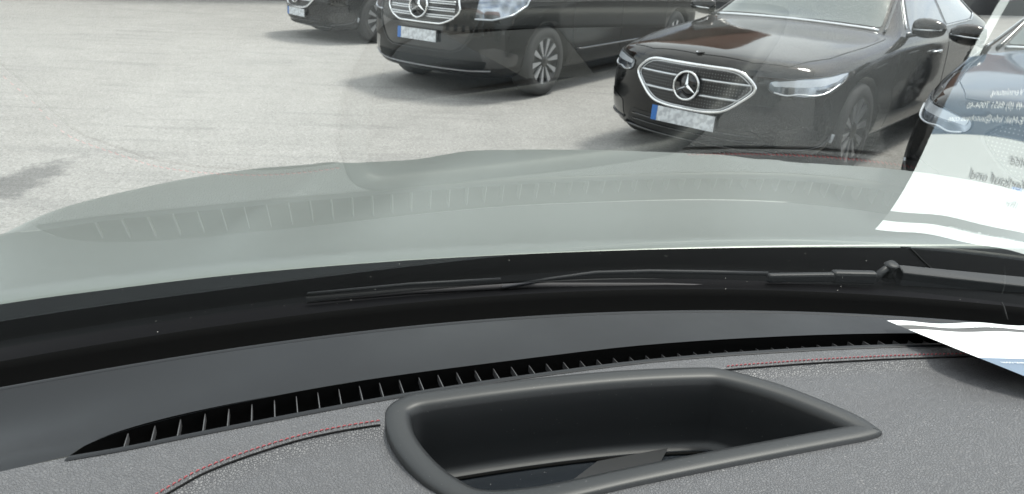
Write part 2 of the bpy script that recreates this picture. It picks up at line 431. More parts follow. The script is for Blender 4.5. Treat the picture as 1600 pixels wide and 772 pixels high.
def on_body(bvh, pts, ax, dr, off=.004):
    ax = Vector(ax); dr = Vector(dr).normalized(); out = []
    for p in pts:
        loc, n = ray_at(bvh, ax*p[0] + Vector((0, 0, p[1])) - dr*6, dr)
        if loc is not None: out.append(loc - dr*off)
    return out
def patch(name, bvh, poly, ax, dr, matl, parent, sp=.03, off=.004, th=0):
    v, F = make_patch(bvh, resample(poly, sp*.8), ax, dr, sp, off)
    o = mesh_obj(name, v, F, matl, parent)
    if th:
        m = o.modifiers.new('s', 'SOLIDIFY'); m.thickness = th; m.offset = 0; bake(o)
    return o
FRONT = ((1, 0, 0), (0, 1, 0))

def wheel(parent, x, y, R, side, rim_r, spokes=10, width=.23):
    wroot = MB()
    s = side
    prof = [(-.5, rim_r), (-.5, R-.035), (-.42, R-.012), (-.3, R-.002), (0, R), (.3, R-.002), (.42, R-.012), (.5, R-.035), (.50, rim_r+.01), (.46, rim_r-.002), (.3, rim_r-.012), (.3, .02)]
    wroot.lathe([(h*width*s, r) for h, r in prof], 48)
    w = wroot.build('wheel', M['rubber'], parent); w.location = (x, y, R)
    # rim
    r = MB(); hx = width*s
    for k in range(spokes):
        a = 2*pi*k/spokes + .12; ww = .056
        dirv = Vector((0, cos(a), sin(a))); tn = Vector((0, -sin(a), cos(a)))
        q = []
        for rr, wd, hh in ((.055, .010, .40), (rim_r*.55, ww*.62, .43), (rim_r-.014, ww, .455)):
            for e in (-1, 1):
                for dpt in (0, -.02): q.append(dirv*rr + tn*wd*e*.5 + Vector((hx*hh + dpt*s, 0, 0)))
        fs = []
        for b in (0, 4): fs += [(b, b+4, b+6, b+2), (b+1, b+3, b+7, b+5), (b, b+1, b+5, b+4), (b+2, b+6, b+7, b+3)]
        fs += [(0, 2, 3, 1), (8, 9, 11, 10)]
        r.add(q, fs)
    ro = r.build('rim', M['alloy'], w, smooth=False)
    dk = MB().lathe([(hx*.44, rim_r+.004), (hx*.470, rim_r), (hx*.470, rim_r-.010), (hx*.36, rim_r-.020), (hx*.30, rim_r-.05), (hx*.34, .07), (hx*.43, .055), (hx*.45, .04), (hx*.46, 0.0005)], 48).build('rim_dish', M['wheel_dark'], w)
    br = MB().lathe([(hx*.20, .16), (hx*.22, .15), (hx*.22, .03)], 32).build('brake_disc', M['satin_chrome'], w)
    return w

def emblem(parent, c, R, tilt=.1):
    """three-pointed star in a ring facing -y"""
    m = MB(); n = 40
    m.tube([Vector((R*cos(2*pi*k/n), 0, R*sin(2*pi*k/n))) for k in range(n)], R*.085, 8, closed=True, up=Vector((0, 1, 0)))
    for k in range(3):
        a = pi/2 + 2*pi*k/3; d = Vector((cos(a), 0, sin(a))); tn = Vector((-sin(a), 0, cos(a)))
        m.add([d*R*.97, tn*R*.13+d*R*.08, -tn*R*.13+d*R*.08, d*R*.1+Vector((0, -R*.16, 0)), Vector((0, .01, 0))], [(0, 1, 3), (0, 3, 2), (0, 4, 1), (0, 2, 4), (1, 2, 3)])
        a2 = a + pi/3; d2 = Vector((cos(a2), 0, sin(a2)))
        m.add([Vector((0, -R*.16, 0)), tn*R*.13+d*R*.08, d2*R*.16, Vector((0, 0, 0))], [(0, 1, 2), (1, 3, 2)])
        tn3 = -tn; d3 = Vector((cos(a-pi/3), 0, sin(a-pi/3)))
        m.add([Vector((0, -R*.16, 0)), d3*R*.16, tn3*R*.13+d*R*.08, Vector((0, 0, 0))], [(0, 1, 2), (1, 3, 2)])
    o = m.build('emblem', M['chrome'], parent, smooth=False); o.location = c; o.rotation_euler = (-tilt, 0, 0)
    return o

def make_plate(parent, c, tilt=0.0):
    m = MB().box((0, .006, 0), (.53, .012, .12)); o = m.build('license_plate', M['black_plastic'], parent, False, .004)
    o.location = c; o.rotation_euler = (-tilt, 0, 0)
    MB().box((.022, -.003, 0), (.468, .004, .108)).build('plate_face', M['plate_white'], o, False)
    MB().box((-.237, -.003, 0), (.046, .004, .108)).build('plate_band', M['plate_blue'], o, False)
    return o

def arch_cut(body, ys, R, w, zc):
    c = MB()
    for y in ys:
        for s in (-1, 1):
            vs = []; fs = []; n = 40
            for x in (s*(w-.30), s*(w+.3)):
                for k in range(n):
                    a = 2*pi*k/n; vs.append((x, y+R*cos(a), zc+R*sin(a)))
            for k in range(n): fs.append((k, (k+1) % n, n+(k+1) % n, n+k) if s < 0 else (k, n+k, n+(k+1) % n, (k+1) % n))
            fs += [tuple(range(n)) if s > 0 else tuple(range(n))[::-1], tuple(n+k for k in range(n))[::-1] if s > 0 else tuple(n+k for k in range(n))]
            c.add(vs, fs)
    co = c.build('cutter', M['black_plastic'], None)
    bm = bmesh.new(); bm.from_mesh(co.data); bmesh.ops.recalc_face_normals(bm, faces=bm.faces); bm.to_mesh(co.data); bm.free()
    m = body.modifiers.new('bool', 'BOOLEAN'); m.object = co; m.operation = 'DIFFERENCE'; m.solver = 'EXACT'
    bake(body); bpy.data.objects.remove(co)

def make_body(kind, parent):
    st = SEDAN if kind == 'sedan' else VAN
    cols = [-1, -.72, -.4, -.13, .13, .4, .72, 1]
    b = lattice_body(kind, st, cols, .34 if kind == 'sedan' else .26, M['black_paint'] if kind == 'sedan' else M['van_paint'], parent)
    bm = bmesh.new(); bm.from_mesh(b.data); bmesh.ops.recalc_face_normals(bm, faces=bm.faces)
    bm.to_mesh(b.data); bm.free()
    m = b.modifiers.new('ss', 'SUBSURF'); m.levels = 3; m.render_levels = 3; bake(b)
    b.data.polygons.foreach_set('use_smooth', [True]*len(b.data.polygons))
    bvh = BVHTree.FromPolygons([v.co.copy() for v in b.data.vertices], [tuple(p.vertices) for p in b.data.polygons])
    if kind == 'sedan': arch_cut(b, (.87, 3.83), .385, .94, .345)
    else: arch_cut(b, (.92, 4.1), .40, .965, .36)
    b.data.polygons.foreach_set('use_smooth', [True]*len(b.data.polygons))
    return b, bvh

def seam(bvh, pts, ax, dr, r=.0035, off=.0005):
    return on_body(bvh, resample(pts, .03, False), ax, dr, off)

def make_sedan():
    root = empty('parked_car')
    b, bvh = make_body('sedan', root)
    X, Y = FRONT
    # grille
    gp = [(-.36, .775), (-.47, .69), (-.475, .64), (-.30, .485), (-.16, .462), (.16, .462), (.30, .485), (.475, .64), (.47, .69), (.36, .775)]
    gr = round_poly(gp, .09, 6)
    go = patch('grille', bvh, gr, X, Y, M['grille_mesh'], root, .025, .006)
    ring = on_body(bvh, resample(gr, .02), X, Y, .012)
    MB().tube(ring, .0115, 8, closed=True, up=Vector((0, -1, 0)), flat=1.1).build('grille_surround', M['chrome'], go)
    ring = on_body(bvh, resample([Vector(p)*1 for p in round_poly([(x*.945, .625+(z-.625)*.91) for x, z in gp], .09, 6)], .02), X, Y, .010)
    MB().tube(ring, .004, 6, closed=True, up=Vector((0, -1, 0))).build('grille_surround', M['satin_chrome'], go)
    for z, x1 in ((.685, .45), (.575, .385)):
        for s in (-1, 1):
            p = on_body(bvh, [(s*x, z - .0*abs(x)) for x in [.10 + (x1-.10)*k/14 for k in range(15)]], X, Y, .016)
            MB().tube(p, [.011]*13+[.008, .004], 8, flat=.75, up=Vector((0, 0, 1))).build('grille_bar', M['satin_chrome'], go)
    c, n = ray_at(bvh, (0, -3, .628), (0, 1, 0))
    e = emblem(go, c + Vector((0, -.032, 0)), .098)
    eb = MB().lathe([(0, .0005), (0, .092), (.02, .094)], 32).build('emblem_base', M['gloss_black'], go); eb.rotation_euler = (0, 0, pi/2); eb.location = c + Vector((0, -.022, 0))
    # round hood badge
    hb = MB().lathe([(0, .0005), (0, .028), (-.004, .031)], 20).build('hood_badge', M['satin_chrome'], root)
    c2, n2 = ray_at(bvh, (0, .12, 3), (0, 0, -1)); hb.location = c2 + Vector((0, 0, .002)); hb.rotation_euler = (0, radians(90), 0)
    # headlights
    for s in (-1, 1):
        ang = s*radians(38); ax = Vector((cos(ang), sin(ang), 0)); dr = Vector((-sin(ang), cos(ang), 0))
        hp = [(s*.50, .725), (s*.70, .755), (s*.92, .775), (s*1.09, .79), (s*1.05, .735), (s*.93, .67), (s*.74, .635), (s*.56, .64), (s*.50, .67)]
        ho = patch('headlight', bvh, round_poly(hp, .03), ax, dr, M['lamp'], root, .03, .004)
        lp = [(s*.52, .722), (s*.70, .748), (s*.92, .767), (s*1.07, .782), (s*.98, .738), (s*.86, .715), (s*.70, .700), (s*.53, .695)]
        patch('light_strip', bvh, round_poly(lp, .012), ax, dr, M['led'], ho, .02, .008)
        br = on_body(bvh, catmull([(s*.54, .655), (s*.62, .642), (s*.70, .655), (s*.80, .652), (s*.90, .675), (s*1.0, .72)], 6), ax, dr, .008)
        MB().tube(br, .005, 6).build('light_trim', M['satin_chrome'], ho)
        rm = on_body(bvh, resample(round_poly(hp, .03), .02), ax, dr, .004)
        MB().tube(rm, .004, 6, closed=True, up=dr).build('lamp_rim', M['black_plastic'], ho)
        # side air intake + chrome flick
        ip = [(s*.60, .40), (s*.86, .46), (s*.98, .44), (s*.99, .33), (s*.90, .27), (s*.62, .25)]
        io = patch('side_intake', bvh, round_poly(ip, .03), ax, dr, M['gloss_black'], root, .03, .004)
        tr_ = on_body(bvh, catmull([(s*.62, .262), (s*.80, .272), (s*.93, .30), (s*.985, .36)], 6), ax, dr, .010)
        MB().tube(tr_, [.006+.004*min(i, len(tr_)-1-i)/6 for i in range(len(tr_))], 6).build('intake_trim', M['gloss_black'], io)
        # daylight chip at corner
        MB().tube(on_body(bvh, [(s*1.00, .315), (s*1.012, .345), (s*1.015, .375)], ax, dr, .008), .013, 8).build('corner_lamp', M['led'], io)
    lp = round_poly([(-.52, .37), (.52, .37), (.58, .30), (.50, .235), (-.50, .235), (-.58, .30)], .03)
    li = patch('lower_intake', bvh, lp, X, Y, M['black_plastic'], root, .03, .004)
    for z in (.29, .335):
        MB().tube(on_body(bvh, [(x*.05, z) for x in range(-10, 11)], X, Y, .010), .006, 6).build('intake_bar', M['gloss_black'], li)
    tr_ = on_body(bvh, [(x*.04, .222) for x in range(-16, 17)], X, Y, .014)
    MB().tube(tr_, .010, 6).build('bumper_trim', M['gloss_black'], root)
    c, n = ray_at(bvh, (0, -3, .40), (0, 1, 0)); make_plate(root, c + Vector((0, -.022, -.005)), .06)
    # glass: windscreen, side windows
    dr = Vector((0, .75, -.66)).normalized(); ax = Vector((1, 0, 0))
    def shoot(p, off):      # windscreen: point (x, y) dropped straight down
        loc, n = ray_at(bvh, (p[0], p[1], 3), (0, 0, -1)); return loc + n*off
    wp = round_poly([(-.70, 1.66), (0, 1.60), (.70, 1.66), (.55, 2.33), (0, 2.36), (-.55, 2.33)], .05)
    v, F = tri2d(resample(wp, .04), [], .05); mesh_obj('windscreen', [shoot(p, .004) for p in v], F, M['screen_glass'], root)
    for s in (-1, 1):
        MB().tube([shoot((s*lin(.745, .575, k/14), lin(1.62, 2.38, k/14)), .004) for k in range(15)], .012, 6, up=Vector((1, 0, 0))).build('pillar_trim', M['gloss_black'], root)
    # cowl strip at base of the screen
    MB().tube([shoot((x*.05, 1.575+.05*(x*.05/.7)**2), .002) for x in range(-14, 15)], .014, 6).build('cowl_strip', M['satin_chrome'], root)
    for s in (-1, 1):
        wx = (0, 1, 0); wd = (-s, 0, 0)
        for pl, mname in (([(1.95, .985), (2.86, .995), (2.84, 1.33), (2.42, 1.325), (2.18, 1.20)], 'side_window'),
                   ([(2.93, .995), (3.72, 1.005), (3.98, 1.04), (3.66, 1.24), (3.2, 1.345), (2.92, 1.345)], 'side_window')):
            pts = []
            wo = patch(mname, bvh, round_poly(pl, .03), wx, wd, M['car_glass'], root, .05, .003)
        ch = on_body(bvh, resample([(1.86, .972), (2.9, .982), (3.8, .995), (4.04, 1.045), (3.70, 1.26), (3.2, 1.365), (2.42, 1.345), (2.12, 1.19), (1.90, 1.0)], .05), wx, wd, .006)
        MB().tube(ch, .006, 6, up=Vector((s, 0, 0))).build('window_trim', M['satin_chrome'], root)
        for y, z in ((2.48, .80), (3.42, .83)):
            c, n = ray_at(bvh, (s*3, y, z), (-s, 0, 0))
            MB().tube([c + Vector((s*o_, dy, 0)) for dy, o_ in ((-.10, .0), (-.085, .028), (0, .034), (.085, .028), (.10, .0))], [.009, .012, .013, .012, .009], 8).build('door_handle', M['satin_chrome'], root)
        # door and wing shut lines
        for ln in ([(1.52, .28), (1.50, .60), (1.56, .86), (1.60, .905)], [(2.88, .28), (2.89, .97)], [(3.5, .45), (3.72, .70), (3.78, .96)]):
            MB().tube(on_body(bvh, resample(ln, .04, False), wx, wd, -.001), .0035, 5, up=Vector((s, 0, 0))).build('shut_line', M['black_plastic'], root)
        # mirror
        mm = MB(); c, n = ray_at(bvh, (s*3, 1.86, .955), (-s, 0, 0))
        vs = []; nn = 12
        for i in range(9):
            th = pi*i/8
            for k in range(nn):
                a = 2*pi*k/nn; X_ = -cos(th); r = sin(th)**.6
                vs.append(Vector((s*(.135 + .125*X_), .02 + .075*r*cos(a)*(1 if cos(a) < 0 else .45), .07 + .075*r*sin(a)*(1-.15*X_))) + c)
        fs = [(i*nn+k, i*nn+(k+1) % nn, (i+1)*nn+(k+1) % nn, (i+1)*nn+k) for i in range(8) for k in range(nn)]
        mm.add(vs, fs); mo = mm.build('mirror', M['black_paint'], root)
        MB().tube([c + Vector((-s*.02, .0, -.005)), c + Vector((s*.05, .0, .01)), c + Vector((s*.10, 0, .04))], [.03, .02, .018], 8, flat=.6).build('mirror_foot', M['black_plastic'], mo)
        MB().tube([c + Vector((s*.04, -.048, .055)), c + Vector((s*.14, -.058, .06)), c + Vector((s*.24, -.03, .068))], .006, 6).build('mirror_trim', M['satin_chrome'], mo)
    # bonnet shut line
    pts = [shoot(p, .001) for p in resample([(-.80, 1.50), (-.79, 1.1), (-.74, .60), (-.62, .235), (-.40, .14), (0, .10), (.40, .14), (.62, .235), (.74, .60), (.79, 1.1), (.80, 1.50)], .04, False)]
    MB().tube(pts, .003, 5).build('hood_seam', M['black_plastic'], root)
    for y in (.87, 3.83):
        for s in (-1, 1): wheel(root, s*.815, y, .345, s, .245)
    return root

def make_van():
    root = empty('parked_van')
    b, bvh = make_body('van', root)
    X, Y = FRONT
    gp = round_poly([(-.43, 1.0), (-.48, .86), (-.40, .78), (-.28, .73), (.28, .73), (.40, .78), (.48, .86), (.43, 1.0)], .04)
    go = patch('grille', bvh, gp, X, Y, M['grille_mesh'], root, .03, .006)
    MB().tube(on_body(bvh, resample(gp, .02), X, Y, .012), .011, 8, closed=True, up=Vector((0, -1, 0))).build('grille_surround', M['chrome'], go)
    for z in (.80, .865, .93):
        for s in (-1, 1):
            for dz in (-.010, .010):
                p = on_body(bvh, [(s*(.10+.32*k/12), z+dz) for k in range(13)], X, Y, .016)
                MB().tube(p, .0075, 8).build('grille_bar', M['satin_chrome'], go)
    c, n = ray_at(bvh, (0, -3, .885), (0, 1, 0)); emblem(go, c + Vector((0, -.035, 0)), .115, .2)
    eb = MB().lathe([(0, .0005), (0, .108), (.03, .112)], 32).build('emblem_base', M['gloss_black'], go); eb.rotation_euler = (.0, 0, pi/2); eb.location = c + Vector((0, -.022, 0))
    # dark lower mouth with edge line
    mp_ = round_poly([(-.62, .74), (-.52, .55), (-.42, .49), (.42, .49), (.52, .55), (.62, .74), (.44, .71), (-.44, .71)], .03)
    mo = patch('bumper_intake', bvh, mp_, X, Y, M['gloss_black'], root, .03, .003)
    MB().tube(on_body(bvh, resample([(-.66, .80), (-.60, .62), (-.50, .50), (-.40, .465), (.40, .465), (.50, .50), (.60, .62), (.66, .80)], .03, False), X, Y, .004), .007, 6, up=Vector((0, -1, 0))).build('intake_edge', M['black_paint'], mo)
    c, n = ray_at(bvh, (0, -3, .61), (0, 1, 0)); make_plate(root, c + Vector((0, -.03, 0)), .08)
    # lower lip: slot + chrome blade
    lp = round_poly([(-.74, .40), (.74, .40), (.70, .32), (-.70, .32)], .02)
    lo = patch('lower_intake', bvh, lp, X, Y, M['vent_black'], root, .03, .004)
    MB().tube(on_body(bvh, resample([(-.84, .36), (-.76, .315), (-.55, .295), (.55, .295), (.76, .31)], .03, False), X, Y, .008), .008, 8).build('lip_trim', M['trim_chrome'], root)
    for s in (-1, 1):
        ang = s*radians(35); ax = Vector((cos(ang), sin(ang), 0)); dr = Vector((-sin(ang), cos(ang), 0))
        hp = [(s*.58, .80), (s*.75, .80), (s*.95, .85), (s*1.08, .93), (s*1.12, 1.02), (s*.9, 1.03), (s*.62, .99)]
        ho = patch('headlight', bvh, round_poly(hp, .03), ax, dr, M['lamp'], root, .03, .004)
        MB().tube(on_body(bvh, resample([(s*.58, .80), (s*.75, .80), (s*.95, .85), (s*1.08, .93), (s*1.12, 1.02)], .03, False), ax, dr, .008), .009, 6).build('light_strip', M['led'], ho)
        ip = [(s*.62, .52), (s*.80, .54), (s*1.02, .47), (s*1.0, .36), (s*.70, .33)]
        io = patch('side_intake', bvh, round_poly(ip, .04), ax, dr, M['gloss_black'], root, .03, .003)
        wx = (0, 1, 0); wd = (-s, 0, 0)
        for ln in ([(1.42, .30), (1.40, .7), (1.44, 1.08)], [(2.5, .30), (2.5, 1.1)], [(3.7, .30), (3.7, 1.1)]):
            MB().tube(on_body(bvh, resample(ln, .05, False), wx, wd, -.001), .004, 5, up=Vector((s, 0, 0))).build('shut_line', M['black_plastic'], root)
        patch('side_window', bvh, round_poly([(1.75, 1.22), (4.7, 1.22), (4.6, 1.72), (2.25, 1.72)], .04), wx, wd, M['car_glass'], root, .08, .004)
        MB().tube(on_body(bvh, [(y*.1, .44) for y in range(15, 36)], wx, wd, .004), .012, 6).build('side_trim', M['gloss_black'], root)
    def shoot(p, off):
        loc, n = ray_at(bvh, (p[0], p[1], 4), (0, 0, -1)); return loc + n*off
    wp = round_poly([(-.77, 1.24), (0, 1.18), (.77, 1.24), (.70, 1.95), (0, 2.0), (-.70, 1.95)], .05)
    v, F = tri2d(resample(wp, .05), [], .06); mesh_obj('windscreen', [shoot(p, .004) for p in v], F, M['screen_glass'], root)
    for y in (.92, 4.1):
        for s in (-1, 1): wheel(root, s*.835, y, .36, s, .245)
    return root
def copy_tree(o, parent=None):
    c = o.copy(); COL.objects.link(c); c.parent = parent
    for ch in list(o.children): copy_tree(ch, c)
    return c
def place(o, x, y, deg): o.location = (x, y, 0); o.rotation_euler = (0, 0, radians(deg))
GR = 'black cars parked in the yard'
sed = make_sedan(); place(sed, 1.198, 5.366, -41.8)
tag(sed, 'black saloon with a wide chrome-framed grille and ringed star, parked right of the van', 'car', GR)
van = make_van(); place(van, -1.037, 7.735, -35.1)
tag(van, 'tall black van with silver multi-spoke wheels and cropped star grille, between two saloons', 'van')
s2 = copy_tree(sed); place(s2, -3.33, 11.45, -47)
tag(s2, 'farthest black car, only its plate and dark bumper corner showing behind the van', 'car', GR)
s3 = copy_tree(sed); place(s3, 2.83, 3.64, -40)
tag(s3, 'nearest black car, its headlight corner peeking out beside the white paper reflection', 'car', GR)

for ch in s3.children:
    if ch.name.startswith('grille'):
        for g_ in ch.children:
            if g_.name.startswith(('grille_surround', 'grille_bar', 'emblem')) and 'base' not in g_.name:
                g_.material_slots[0].link = 'OBJECT'; g_.material_slots[0].material = M['gloss_black']   # black-trimmed front
# ------------------------------------------------------------------ own car
own = empty('driven_car', (.05, .2, 0))
tag(own, 'car the view is taken from: dark leather dashboard, windscreen, wiper and grey-green bonnet', 'car')
inv = Vector((-.05, -.2, 0))
class OwnParent: pass
def Z(z): return z + H
def own_obj(o):
    o.location = inv if o.parent == own else (0, 0, 0); return o
base = lambda x: .7149 + .2449*x - .3494*x*x
DZ = Z(-.35)
edge = lambda x: base(x) - .052
VB = [(-.304,.4215),(-.299,.434),(-.28,.454),(-.242,.478),(-.181,.507),(-.103,.538),(.005,.574),(.124,.610),(.251,.637),(.386,.657),(.56,.672),(.75,.672)]
VF = [(-.304,.4205),(-.27,.434),(-.231,.452),(-.168,.480),(-.098,.510),(-.048,.529),(.005,.548),(.124,.586),(.245,.614),(.389,.638),(.56,.655),(.75,.656)]
vbc = catmull([(a, b, 0) for a, b in VB], 5); vfc = catmull([(a, b, 0) for a, b in VF], 5)
LB = [(-.72, .19), (-.6, .262), (-.48, .330), (-.40, .372), (-.335, .405)]
# windscreen glass surface
def glass_y(x, h):
    g = lambda h: .736 + .258*x - .420*x*x + .09*x*x*sm(.05, -.30, x) - h*(1.971 - .541*x) + 1.81*h*h - 2.73*h**3
    return g(h) if h < .42 else g(.42) + (h-.42)*(g(.42)-g(.41))/.01
V = []; F = []; nx, nh = 90, 60
for i in range(nx+1):
    for j in range(nh+1):
        x = lin(-.80, .88, i/nx); h = -.012 + .672*j/nh
        V.append((x, glass_y(x, h), DZ + h))
for i in range(nx):
    for j in range(nh):
        a = i*(nh+1)+j; F.append((a, a+nh+1, a+nh+2, a+1))
own_obj(mesh_obj('windscreen', V, F, M['windscreen'], own))

# smooth defroster panel, front edge rolled down
xs = [lin(-.80, .88, k/84) for k in range(85)]
fr_ = [(x, edge(x)-.012) for x in xs]
poly = fr_ + [(.88, .672)] + [(p.x, p.y) for p in reversed(vbc)] + list(reversed(LB)) + [(-.80, .14)]
edge_line = fr_
def panel_z(x, y):
    d = edge(x) - y
    z = DZ + .0035*sm(.03, .07, d)*0
    # gentle hollow at the left end
    z -= .009*sm(-.12, -.40, x)*sin(pi*max(0, min(1, (d-.01)/.11)))
    z += .0018*sin(pi*max(0, min(1, (d-.012)/.10)))
    return z
pn = sheet('defroster_panel', poly, [], .011, panel_z, M['soft_plastic'], own); own_obj(pn)
# dense rolled lip strip following the edge
V = []; F = []; prof = [(.0125, 0), (.0105, .0005), (.0085, .0006), (.0062, -.0004), (.0042, -.0022), (.0022, -.0046), (.0007, -.008), (.0004, -.011), (.0008, -.0135)]
for i, x in enumerate(xs):
    for d, dz in prof: V.append((x, edge(x)-d+.0005, DZ + dz + .0001 + (panel_z(x, edge(x)-.012)-DZ)))
n = len(prof)
for i in range(len(xs)-1):
    for k in range(n-1): F.append((i*n+k, (i+1)*n+k, (i+1)*n+k+1, i*n+k+1))
own_obj(mesh_obj('panel_edge', V, F, M['soft_plastic'], pn))
# thin panel joint at the right
o = MB().tube([(.5405, .742, DZ+.0005), (.536, .73, DZ+.0006), (.529, .715, DZ+.0005), (.522, .70, DZ+.0005)], .0008, 5).build('panel_joint', M['seam_dark'], pn); own_obj(o)
# vent trench and slats
V = []; F = []
N = 120
def curve_at(cv, x):
    for i in range(1, len(cv)):
        if cv[i].x >= x: 
            t = (x - cv[i-1].x)/max(1e-6, cv[i].x - cv[i-1].x); return lin(cv[i-1].y, cv[i].y, t)
    return cv[-1].y
for i in range(N+1):
    x = lin(-.304, .75, (i/N)**1.15); yb, yf = curve_at(vbc, x)+.0006, curve_at(vfc, x)-.0006
    for y, z in ((yb, .0), (yb, -.004), (yb, -.035), (yf, -.035), (yf, -.004), (yf, .0)): V.append((x, y, DZ+z))
for i in range(N):
    for k in range(5): F.append((i*6+k, i*6+k+1, (i+1)*6+k+1, (i+1)*6+k))
vt = mesh_obj('defroster_vent', V, F, M['vent_black'], own); own_obj(vt)
rimc = [Vector((p.x, p.y+.0004, DZ+.0002)) for p in vbc]
x = -.2775
while x < .72:
    yb, yf = curve_at(vbc, x), curve_at(vfc, x)
    dx = .004
    c = Vector((x + .001, (yb+yf)/2, DZ-.0075 - .0065*sm(-.06, .16, x)*(1 - .6*sm(.28, .36, x)))); L = (yb-yf)*1.12
    sl_dir = Vector((-.28 - .28*(x+.26), .92, 0)).normalized()
    R = Matrix.Rotation(-atan2(sl_dir.x, sl_dir.y), 3, 'Z')
    o = MB().box(c, (.0007, L, .0065), R).build('slat', M['slat'], vt, False); own_obj(o)
    x += .01585
# leather top
RIM = [(-.093,.495),(-.0915,.474),(-.082,.449),(-.065,.423),(-.045,.402),(-.017,.386),(.029,.392),(.096,.417),(.17,.443),(.25,.470),(.284,.4815),(.2975,.489),(.2965,.498),(.287,.513),(.264,.534),(.234,.556),(.194,.5745),(.166,.5755),(.09,.563),(.005,.541),(-.055,.522),(-.080,.512)]
rim = [(p.x, p.y) for p in catmull([(a, b, 0) for a, b in RIM], 6, True)]
ccx = sum(p[0] for p in rim)/len(rim); ccy = sum(p[1] for p in rim)/len(rim)
def offset(poly, d):
    out = []; n = len(poly)
    for i in range(n):
        a, b = poly[i-2], poly[(i+2) % n]; tx, ty = b[0]-a[0], b[1]-a[1]; L = sqrt(tx*tx+ty*ty) or 1
        nx_, ny_ = -ty/L, tx/L
        if (ccx-poly[i][0])*nx_ + (ccy-poly[i][1])*ny_ < 0: nx_, ny_ = -nx_, -ny_
        out.append((poly[i][0]+nx_*d, poly[i][1]+ny_*d))
    return out
STL = [(-.34,.19),(-.30,.255),(-.26,.33),(-.221,.391),(-.202,.415),(-.17,.440),(-.137,.459),(-.091,.476),(-.03,.49),(.10,.545),(.17,.568),(.194,.577),(.237,.587),(.301,.600),(.399,.616),(.55,.632),(.80,.638)]
stl = [(p.x, p.y) for p in catmull([(a, b, 0) for a, b in STL], 6)]
def side(x, y):   # >0 towards the windscreen
    best = 9; s = 1
    for i in range(len(stl)-1):
        a, b = stl[i], stl[i+1]; dx, dy = b[0]-a[0], b[1]-a[1]; L = dx*dx+dy*dy
        t = max(0, min(1, ((x-a[0])*dx+(y-a[1])*dy)/L)); ex, ey = x-a[0]-dx*t, y-a[1]-dy*t; d = ex*ex+ey*ey
        if d < best: best = d; s = 1 if dx*(y-a[1])-dy*(x-a[0]) > 0 else -1
    return s*sqrt(best)
def leather_z(x, y):
    d = side(x, y); z = DZ
    z += .0012*math.exp(-((d-.006)/.006)**2)                    # soft swell beside the seam
    if d < 0:
        z -= .0055*sm(0, .014, -d)*(1 - .9*sm(.03, .10, -d))
    z += .011*sm(.27, .50, x)*sm(.61, .50, y)
    yr = .374 + .02*sm(.2, .5, x)
    if y < yr: z -= .9*(yr-y)*sm(0, .03, yr-y)
    return z
outer = [(-.72, .19), (-.6, .262), (-.48, .330), (-.40, .372), (-.335, .405)] + [(p.x, p.y-.0002) for p in vfc] + [(.80, .55), (.80, .27), (.40, .27), (-.1, .27), (-.45, .27), (-.72, .10)]
hole = offset(rim, .003)
LE = sheet('dashboard_leather', outer, [hole], .0058, leather_z, M['leather'], own); own_obj(LE)
# thin plastic strip between vent and leather
V = []; F = []
for i, p in enumerate(vfc):
    for d, dz in ((.0005, .0004), (-.0035, .0012), (-.0055, .0006)): V.append((p.x, p.y+d, DZ+dz))
for i in range(len(vfc)-1):
    for k in range(2): F.append((i*3+k, (i+1)*3+k, (i+1)*3+k+1, i*3+k+1))
own_obj(mesh_obj('vent_strip', V, F, M['soft_plastic'], vt))
# stitching: one run of short slanted threads
runs = []; m = MB(); last = None; step = .0042
def along(pts, step):
    out = []; acc = 0
    for i in range(len(pts)-1):
        a, b = Vector((*pts[i], 0)), Vector((*pts[i+1], 0)); L = (b-a).length; t = acc
        while t < L: out.append((a.lerp(b, t/L), (b-a).normalized())); t += step
        acc = t - L
    return out
for p, tn in along(stl, step):
    if in_poly(p.x, p.y, rim) or dist_poly(p.x, p.y, rim) < .004: continue
    nr = Vector((-tn.y, tn.x, 0)); c = p + nr*.0022
    if p.y < .15: continue
    if last and (p-last).length > .05: runs.append(m); m = MB()
    last = p
    z = leather_z(c.x, c.y) + .0007
    a = c - tn*.0015 - nr*.00045; b = c + tn*.0015 + nr*.00045
    m.tube([Vector((a.x, a.y, z-.0005)), Vector((c.x, c.y, z+.0002)), Vector((b.x, b.y, z-.0005))], [.0004, .0006, .0004], 5)
for q_ in runs + [m]:
    if q_.v: own_obj(q_.build('stitching', M['red_thread'], LE))
seg = []
for k, (p, tn) in enumerate(along(stl, .004)):
    if in_poly(p.x, p.y, rim): 
        if len(seg) > 3: own_obj(MB().tube(seg, .0008, 5).build('sewn_seam', M['seam_dark'], LE))
        seg = []; continue
    nr = Vector((-tn.y, tn.x, 0)); c = p - nr*.0022; seg.append(Vector((c.x, c.y, leather_z(c.x, c.y)+.0005)))
if len(seg) > 3: own_obj(MB().tube(seg, .0008, 5).build('sewn_seam', M['seam_dark'], LE))
